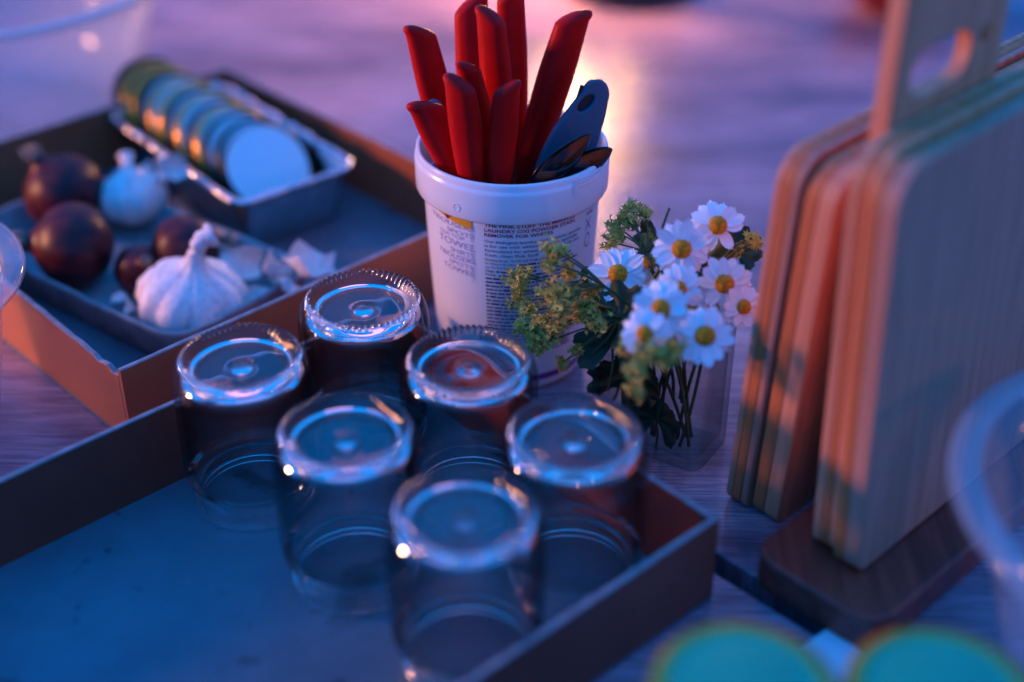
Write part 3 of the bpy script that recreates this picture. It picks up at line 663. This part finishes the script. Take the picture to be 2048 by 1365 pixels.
bmesh.ops.triangle_fill(bm, use_beauty=True, edges=es); r = bmesh.ops.extrude_face_region(bm, geom=bm.faces[:])
for v in [g for g in r['geom'] if isinstance(g, bmesh.types.BMVert)]: v.co.y -= .0080
bmesh.ops.recalc_face_normals(bm, faces=bm.faces); me = bpy.data.meshes.new('panel'); bm.to_mesh(me); bm.free()
o = link('handle_panel', me, 'bamboo', stand, False); o.location = (0, -.0015, 0); md = o.modifiers.new('bevel', 'BEVEL'); md.width = .002; md.segments = 3; md.limit_method = 'ANGLE'; md.angle_limit = R(50)
pl = revolve([(0, .0006), (.0040, .0006), (.0046, 0), (.0046, -.002)], 24); o = link('dowel_plug', pl, 'bamboo_core', stand); o.rotation_euler = (R(90), 0, 0); o.location = (.1225, -.0097, .2535)

# ================================================================ upper box: pulp tray, onions, garlic
PN = Vector((-.196, .6945, 0)); PV = Vector((math.cos(R(143)), math.sin(R(143)), 0)); PU = Vector((math.cos(R(50)), math.sin(R(50)), 0)); PLV, PLU = .222, .112
def tray_ring(inset, z, n=6, r=.016, wob=0):
    out = []
    for cx, cy_, a0 in ((r, r, 180), (PLU - r, r, 270), (PLU - r, PLV - r, 0), (r, PLV - r, 90)):
        for i in range(n + 1):
            a = R(a0 + 90 * i / n); out.append((cx + (r - inset) * math.cos(a), cy_ + (r - inset) * math.sin(a)))
    res = []; N_ = len(out)
    for i, (x, y) in enumerate(out):                # subdivide the straight runs so the rim can wander
        x2, y2 = out[(i + 1) % N_]; k = 10 if math.hypot(x2 - x, y2 - y) > .02 else 1
        for j in range(k):
            s = j / k; X, Y_ = x + (x2 - x) * s, y + (y2 - y) * s; nz_ = noise.noise(Vector((X * 45, Y_ * 45, 3)))
            p = PN + PU * (X + wob * .0012 * nz_) + PV * (Y_ + wob * .0012 * nz_); res.append(Vector((p.x, p.y, z + wob * .0022 * nz_)))
    return res
tr = rings_mesh([tray_ring(.008, .0034), tray_ring(.0035, .006), tray_ring(.0005, .024, wob=1), tray_ring(-.001, .0275, wob=1), tray_ring(-.0005, .0292, wob=1), tray_ring(.0012, .0290, wob=1), tray_ring(.0024, .0265, wob=1), tray_ring(.006, .008), tray_ring(.011, .0062)])
tag(link('pulp_tray', tr, 'pulp'), 'shallow grey pulp tray with a rolled rim holding onions and garlic', 'tray')
def onion(label, p, r, tipdir, squash=.92, nk=.3):
    root = empty('onion', p, label, 'onion', 'red onions in the pulp tray'); q = Vector(tipdir).normalized().to_track_quat('Z', 'Y'); root.rotation_euler = q.to_euler()
    prof = [(0, -r * squash), (r * .12, -r * squash * .985)] + [(r * math.cos(t), r * squash * math.sin(t)) for t in [R(-78 + 146 * i / 18) for i in range(19)]] + [(r * .30, r * squash * 1.0), (r * .21, r * squash * 1.12), (r * .19, r * squash * 1.25)]
    link('bulb', revolve(prof, 48, lambda rr, z, a, j: (rr * (1 + .018 * math.sin(3 * a + 1) + .012 * math.sin(7 * a)), z)), 'onion', root)
    vs, fs = [], []; rn = random.Random(int(r * 1e5))
    for i in range(7):
        a = i * .9 + rn.uniform(-.2, .2); b0 = Vector((.15 * r * math.cos(a), .15 * r * math.sin(a), r * squash * 1.15)); e = b0 + Vector((rn.uniform(-.22, .22) * r, rn.uniform(-.22, .22) * r, r * rn.uniform(.15, .42)))
        tube_data([b0, (b0 + e) / 2 + Vector((rn.uniform(-.03, .03) * r,) * 3), e], [r * .10, r * .085, r * .04], 5, vs, fs)
    link('dry_neck', mesh('neck', vs, fs), 'onion_dry', root); return root
def up(p, h): return Vector((p.x, p.y, h))
onion('red onion at the tray edge with its dry neck pointing to the bowl rim', up(at(148, 492, .034), .034), .0275, (-.92, -.25, .22))
onion('red onion at the far end of the tray beside the garlic bulb with raised skin', up(at(128, 386, .036), .036), .0275, (-.45, .05, .75))
onion('red onion half hidden behind the front garlic bulb', up(at(372, 502, .031), .031), .0235, (.8, .5, -.1))
onion('small dark shallot-sized onion between the big onion and the garlic', up(at(280, 540, .024), .0235), .0165, (.3, -.5, .5), 1.15)
def garlic(label, p, r, tilt, stem_pts, seed, loose=0):
    root = empty('garlic_bulb', p, label, 'garlic', 'garlic bulbs in the pulp tray'); root.rotation_euler = tilt; rn = random.Random(seed)
    prof = [(0, -r * .70), (r * .25, -r * .72), (r * .55, -r * .66), (r * .85, -r * .42), (r * .99, -r * .08), (r * .97, r * .18), (r * .84, r * .42), (r * .62, r * .60), (r * .40, r * .72), (r * .25, r * .82), (r * .19, r * .95), (r * .17, r * 1.02)]
    nl = 9
    def f(rr, z, a, j):
        w_ = 1 - abs(z / r - .0) * .7; k = abs(math.sin(a * nl / 2 + .25 * math.sin(2 * a) + seed))
        return rr * (1 + .12 * (k - .55) * max(0, w_) + .03 * math.sin(2 * a + seed) + .01 * math.sin(23 * a + z * 400)), z + r * .03 * math.sin(3 * a)
    link('bulb', revolve(prof, 108, f), 'garlic', root)
    pts = [Vector((0, 0, r * .85))] + [Vector(q) * r for q in stem_pts]; sm = []
    for i in range(len(pts) - 1):
        for s in (0, .34, .67): sm.append(pts[i].lerp(pts[i + 1], s))
    sm.append(pts[-1]); n = len(sm)
    vs, fs = tube_data(sm, [r * (.20 - .05 * math.sin(math.pi * i / (n - 1)) + (.03 if i > n - 3 else 0)) for i in range(n)], 12)
    vs = [v + Vector((noise.noise(v * 300), noise.noise(v * 300 + Vector((5, 0, 0))), 0)) * r * .05 for v in vs]
    link('stem', mesh('gstem', vs, fs), 'garlic', root)
    for i in range(loose):
        sk = skin_mesh(r * rn.uniform(.7, 1.0), rn.random() * 99); o = link('loose_skin', sk, 'garlic', root); o.location = (rn.uniform(-.4, .4) * r, rn.uniform(-.4, .3) * r, r * rn.uniform(.1, .5)); o.rotation_euler = (rn.uniform(-1.3, 1.3), rn.uniform(-1.3, 1.3), rn.uniform(0, 6))
    return root
def skin_mesh(size, seed):
    """curled papery flake with a ragged edge"""
    vs, fs = [], []; n, m = 14, 10
    for i in range(n + 1):
        for k in range(m + 1):
            s, q = i / n * 2 - 1, k / m * 2 - 1
            e = 1 - .22 * (q * q) + .28 * noise.noise(Vector((q * 2.3, seed, 0))); e2 = 1 - .35 * s * s + .30 * noise.noise(Vector((s * 2.3, seed, 5)))
            x, y = s * e * size * .62, q * e2 * size * .48
            z = size * (.42 * q * q + .22 * s * s * (1 if noise.noise(Vector((seed, 1, 1))) > 0 else -1)) + size * .14 * noise.noise(Vector((s * 1.6, q * 1.6, seed)))
            vs.append((x, y, z)); 
    for i in range(n):
        for k in range(m): a = i * (m + 1) + k; fs.append((a, a + m + 1, a + m + 2, a + 1))
    return mesh('skin', vs, fs)
garlic('whole white garlic bulb with a bent dry stem at the tray rim', up(at(385, 598, .024), .0235), .0325, (R(10), R(8), .4), [(.0, 0, 1.0), (.02, .05, 1.16), (.14, .1, 1.34), (.34, .12, 1.42)], 2)
garlic('white garlic bulb with loose flaring skin between onions and foil tray', up(at(266, 398, .028), .029), .0235, (R(-10), R(10), 1.2), [(.05, 0, 1.0), (.12, .05, 1.12), (.2, .1, 1.2)], 5, 7)
for k, (u, v, z, s_, rot, lab) in enumerate([(488, 520, .030, .022, (1.3, .3, .4), 'upright curled piece of garlic skin beside the half-hidden onion'), (540, 562, .026, .024, (.4, .9, .9), 'cupped piece of garlic skin between the front bulb and the tray corner'), (610, 548, .030, .027, (.2, .5, .2), 'twisted piece of garlic skin draped over the tray corner'), (432, 508, .030, .019, (1.2, -.3, 0), 'small garlic skin flake leaning on the bulb stem'), (240, 603, .012, .010, (.2, .1, .3), 'tiny garlic skin scrap on the tray floor by the small onion'), (262, 620, .010, .008, (.3, .2, 1), 'tiny garlic crumb beside the front bulb'), (330, 335, .055, .020, (1.2, .4, .8), 'flared garlic skin leaning on the foil tray side'), (575, 585, .030, .018, (.9, -.4, 2.1), 'folded garlic skin lying close to the box wall'), (520, 600, .020, .016, (.3, -.6, .7), 'pale garlic skin flat on the tray floor beside the front bulb')]):
    p = at(u, v, z); o = link('garlic_skin', skin_mesh(s_, k * 7.3 + 1), 'garlic'); o.location = p; o.rotation_euler = rot; tag(o, lab, 'garlic skin', 'garlic skin scraps')

# ================================================================ foil tray with a row of jar lids
FN = Vector((-.1796, .8332, 0)); FV = Vector((-.1197, .1438, 0)); FLV = FV.length; FV.normalize(); FU = Vector((FV.y, -FV.x, 0)); FLU = .0925
def foil_ring(inset, z, pleat=0, r=.012, lip=0):
    out = []; n = 8
    for cx, cy_, a0 in ((r, r, 180), (FLU - r, r, 270), (FLU - r, FLV - r, 0), (r, FLV - r, 90)):
        for i in range(n + 1):
            a = R(a0 + 90 * i / n); out.append((cx, cy_, r, math.cos(a), math.sin(a)))
    res = []; N_ = len(out); cnt = 0
    for i in range(N_):
        a, b = out[i], out[(i + 1) % N_]; dist = math.hypot(a[0] + r * a[3] - b[0] - r * b[3], a[1] + r * a[4] - b[1] - r * b[4]); k = int(dist / .002) if dist > .01 else 2
        for j in range(k):
            s = j / k; cx, cy_, nx, ny = (a[q] + (b[q] - a[q]) * s for q in (0, 1, 3, 4)); cnt += 1
            d = r - inset + pleat * (1 if cnt % 2 else -1); X, Y_ = cx + d * nx, cy_ + d * ny
            g = noise.noise(Vector((X * 150, Y_ * 150, 1))) * lip * .8
            p = FN + FU * X + FV * Y_; res.append(Vector((p.x, p.y, z + g * .0022)) + (FU * nx + FV * ny) * g * .0015)
    return res
ft = rings_mesh([foil_ring(.0115, .0036), foil_ring(.0105, .0045), foil_ring(.0075, .020, .0005), foil_ring(.0035, .0385, .0004), foil_ring(.0030, .0425, 0, .012, .6), foil_ring(.0005, .0432, 0, .012, 1), foil_ring(-.0022, .0440, 0, .012, 1.2), foil_ring(-.0034, .0458, 0, .012, 1.4), foil_ring(-.0020, .0474, 0, .012, 1.4), foil_ring(.0012, .0472, 0, .012, 1), foil_ring(.0036, .0452, 0, .012, .6), foil_ring(.0044, .0385, .0004), foil_ring(.0084, .020, .0005), foil_ring(.0114, .0056)])
tag(link('foil_tray', ft, 'foil'), 'crimped aluminium foil loaf tray holding a row of round jar lids', 'tray')
def lid_parts(root, top, r=.031, h=.0095, skirt='lidgold', f=.965):
    link('top_disc', revolve([(0, h), (r * f * .83, h), (r * f * .87, h - .0004), (r * f * .93, h - .0004), (r * f * .97, h + .0002), (r * f, h)], 56), top, root)
    nr = 56
    link('skirt', revolve([(r * f, h), (r * (f + .4 * (1 - f)), h + .0006), (r * .985, h - .0004), (r, h - .0022), (r, .0016), (r * 1.015, .0008), (r * 1.005, 0), (r * .965, .0004), (r * .955, h - .0025)], nr * 2, lambda rr, z, a, j: (rr * (1 + (.004 if j in (3, 4) else 0) * math.cos(a * nr)), z)), skirt, root)
tilt0 = R(62); lz = .0395
for k in range(13):
    s = k / 12; p = Vector((-.1735, .9045, 0)).lerp(Vector((-.2755, 1.0145, 0)), s); tl = R(52 + 14 * s + 2.5 * math.sin(k * 2.1))
    nth = ('', 'first', 'second', 'third', 'fourth', 'fifth', 'sixth', 'seventh', 'eighth', 'ninth', 'tenth', 'eleventh', '')[k]
    lab = 'white-faced jar lid at the front of the row in the foil tray' if k == 0 else 'green-topped jar lid at the far end of the row in the foil tray' if k == 12 else 'jar lid, ' + nth + ' one behind the white-faced front lid of the row'
    root = empty('jar_lid', (p.x, p.y, lz + .006 * s - .003), lab, 'lid', 'jar lids in the foil tray')
    nrm = -FV * math.sin(tl) + Vector((0, 0, math.cos(tl))); root.rotation_euler = nrm.to_track_quat('Z', 'Y').to_euler()
    lid_parts(root, 'lidwhite' if k < 10 else 'lidgreen', .0315 - .0008 * (k % 3 == 1), .0058, 'lidgold' if k in (3, 5, 7, 8, 10, 11) else 'lidrim', .975 if k == 0 else .90)

# ================================================================ jars with teal lids, paper, bowls
for k, (u, v, lab) in enumerate([(1490, 1378, 'lidded glass jar with a teal top and gold rim beside the cardboard box'), (1886, 1388, 'lidded glass jar with a teal top and gold rim beside the clear plastic bowl')]):
    p = at(u, v, .1); root = empty('lidded_jar', (p.x, p.y, 0), lab, 'jar', 'jars with teal lids')
    gp = [(0, .0006), (.028, .0006), (.032, .002), (.034, .006), (.034, .070), (.033, .077), (.030, .083), (.029, .093), (.0265, .093), (.0275, .083), (.0305, .075), (.0316, .068), (.0316, .008), (.028, .004), (0, .004)]
    link('glass_body', revolve(gp, 64), 'glass', root)
    lid = bpy.data.objects.new('lid', None); col.objects.link(lid); lid.parent = root; lid.location = (0, 0, .0905)
    lid_parts(lid, 'lidteal', .0345, .0098, 'lidgold', .80)
o = link('paper_sheet', rbox(.10, .07, .0006, .0002, 1), 'paper', None, False); o.location = (.132, .431, .0006); o.rotation_euler = (0, 0, R(38)); tag(o, 'sheet of white paper on the table under the teal-lidded jars', 'paper')
def bowl(label, c, r, h, rb, lip, body='plastic', rim='plastic_rim'):
    root = empty('plastic_bowl', c, label, 'bowl', 'clear plastic bowls'); q = r - lip
    link('bowl_body', revolve([(0, .0008), (rb * .92, .0008), (rb, .003), (rb + (q - rb) * .3, h * .28), (rb + (q - rb) * .72, h * .72), (q, h - .004), (q - .0012, h - .004), (rb + (q - rb) * .72 - .0013, h * .72), (rb + (q - rb) * .3 - .0013, h * .28), (rb - .002, .0045), (0, .0024)], 128), body, root)
    link('rim', revolve([(q - .0014, h - .0039), (q - .001, h - .0012), (q + lip * .15, h), (q + lip * .55, h - .0002), (q + lip * .8, h), (r, h - .0010), (r + .0005, h - .0045), (r - .0010, h - .0045), (r - lip * .25, h - .0022), (q + lip * .3, h - .0022), (q + .0002, h - .0039)], 128, None, True), rim, root); return root
bowl('large clear plastic bowl standing behind the onion box', (-.4115, 1.069, 0), .150, .125, .100, .009, 'plastic_milky', 'plastic_milky_rim')
bowl('clear plastic bowl with a wide rim beside the torn cardboard side', (-.3507, .6442, 0), .0905, .100, .060, .011)
bowl('clear plastic bowl standing next to the board stand', (.2855, .438, 0), .1086, .120, .066, .012)

# ================================================================ far end: lantern and red bowl
lan = empty('lantern', (.12, 1.392, 0), 'dark metal candle lantern at the far end of the table', 'lantern')
link('base', revolve([(0, .0006), (.064, .0006), (.066, .003), (.066, .016), (.062, .020), (0, .020)], 48), 'black', lan)
for a in (45, 135, 225, 315): link('post', mesh('post', *tube_data([Vector((.055 * math.cos(R(a)), .055 * math.sin(R(a)), z)) for z in (.018, .10, .24)], .003, 8)), 'black', lan)
link('roof', revolve([(0, .30), (.01, .30), (.02, .275), (.064, .242), (.064, .238), (0, .240)], 32), 'black', lan)
link('candle', revolve([(0, .0205), (.022, .0205), (.022, .088), (.018, .09), (0, .088)], 32), 'candle', lan)
link('flame', revolve([(0, .095), (.005, .10), (.008, .112), (.006, .128), (.002, .145), (0, .15)], 16), 'flame', lan)
rb_ = at(1765, 25, .02); o = link('red_bowl', revolve([(0, .0006), (.03, .0006), (.034, .003), (.058, .03), (.062, .040), (.060, .040), (.055, .03), (.031, .006), (0, .005)], 64), 'redpot'); o.location = (rb_.x + .03, rb_.y + .07, 0); tag(o, 'small dark red bowl on the far table behind the cutting boards', 'bowl')
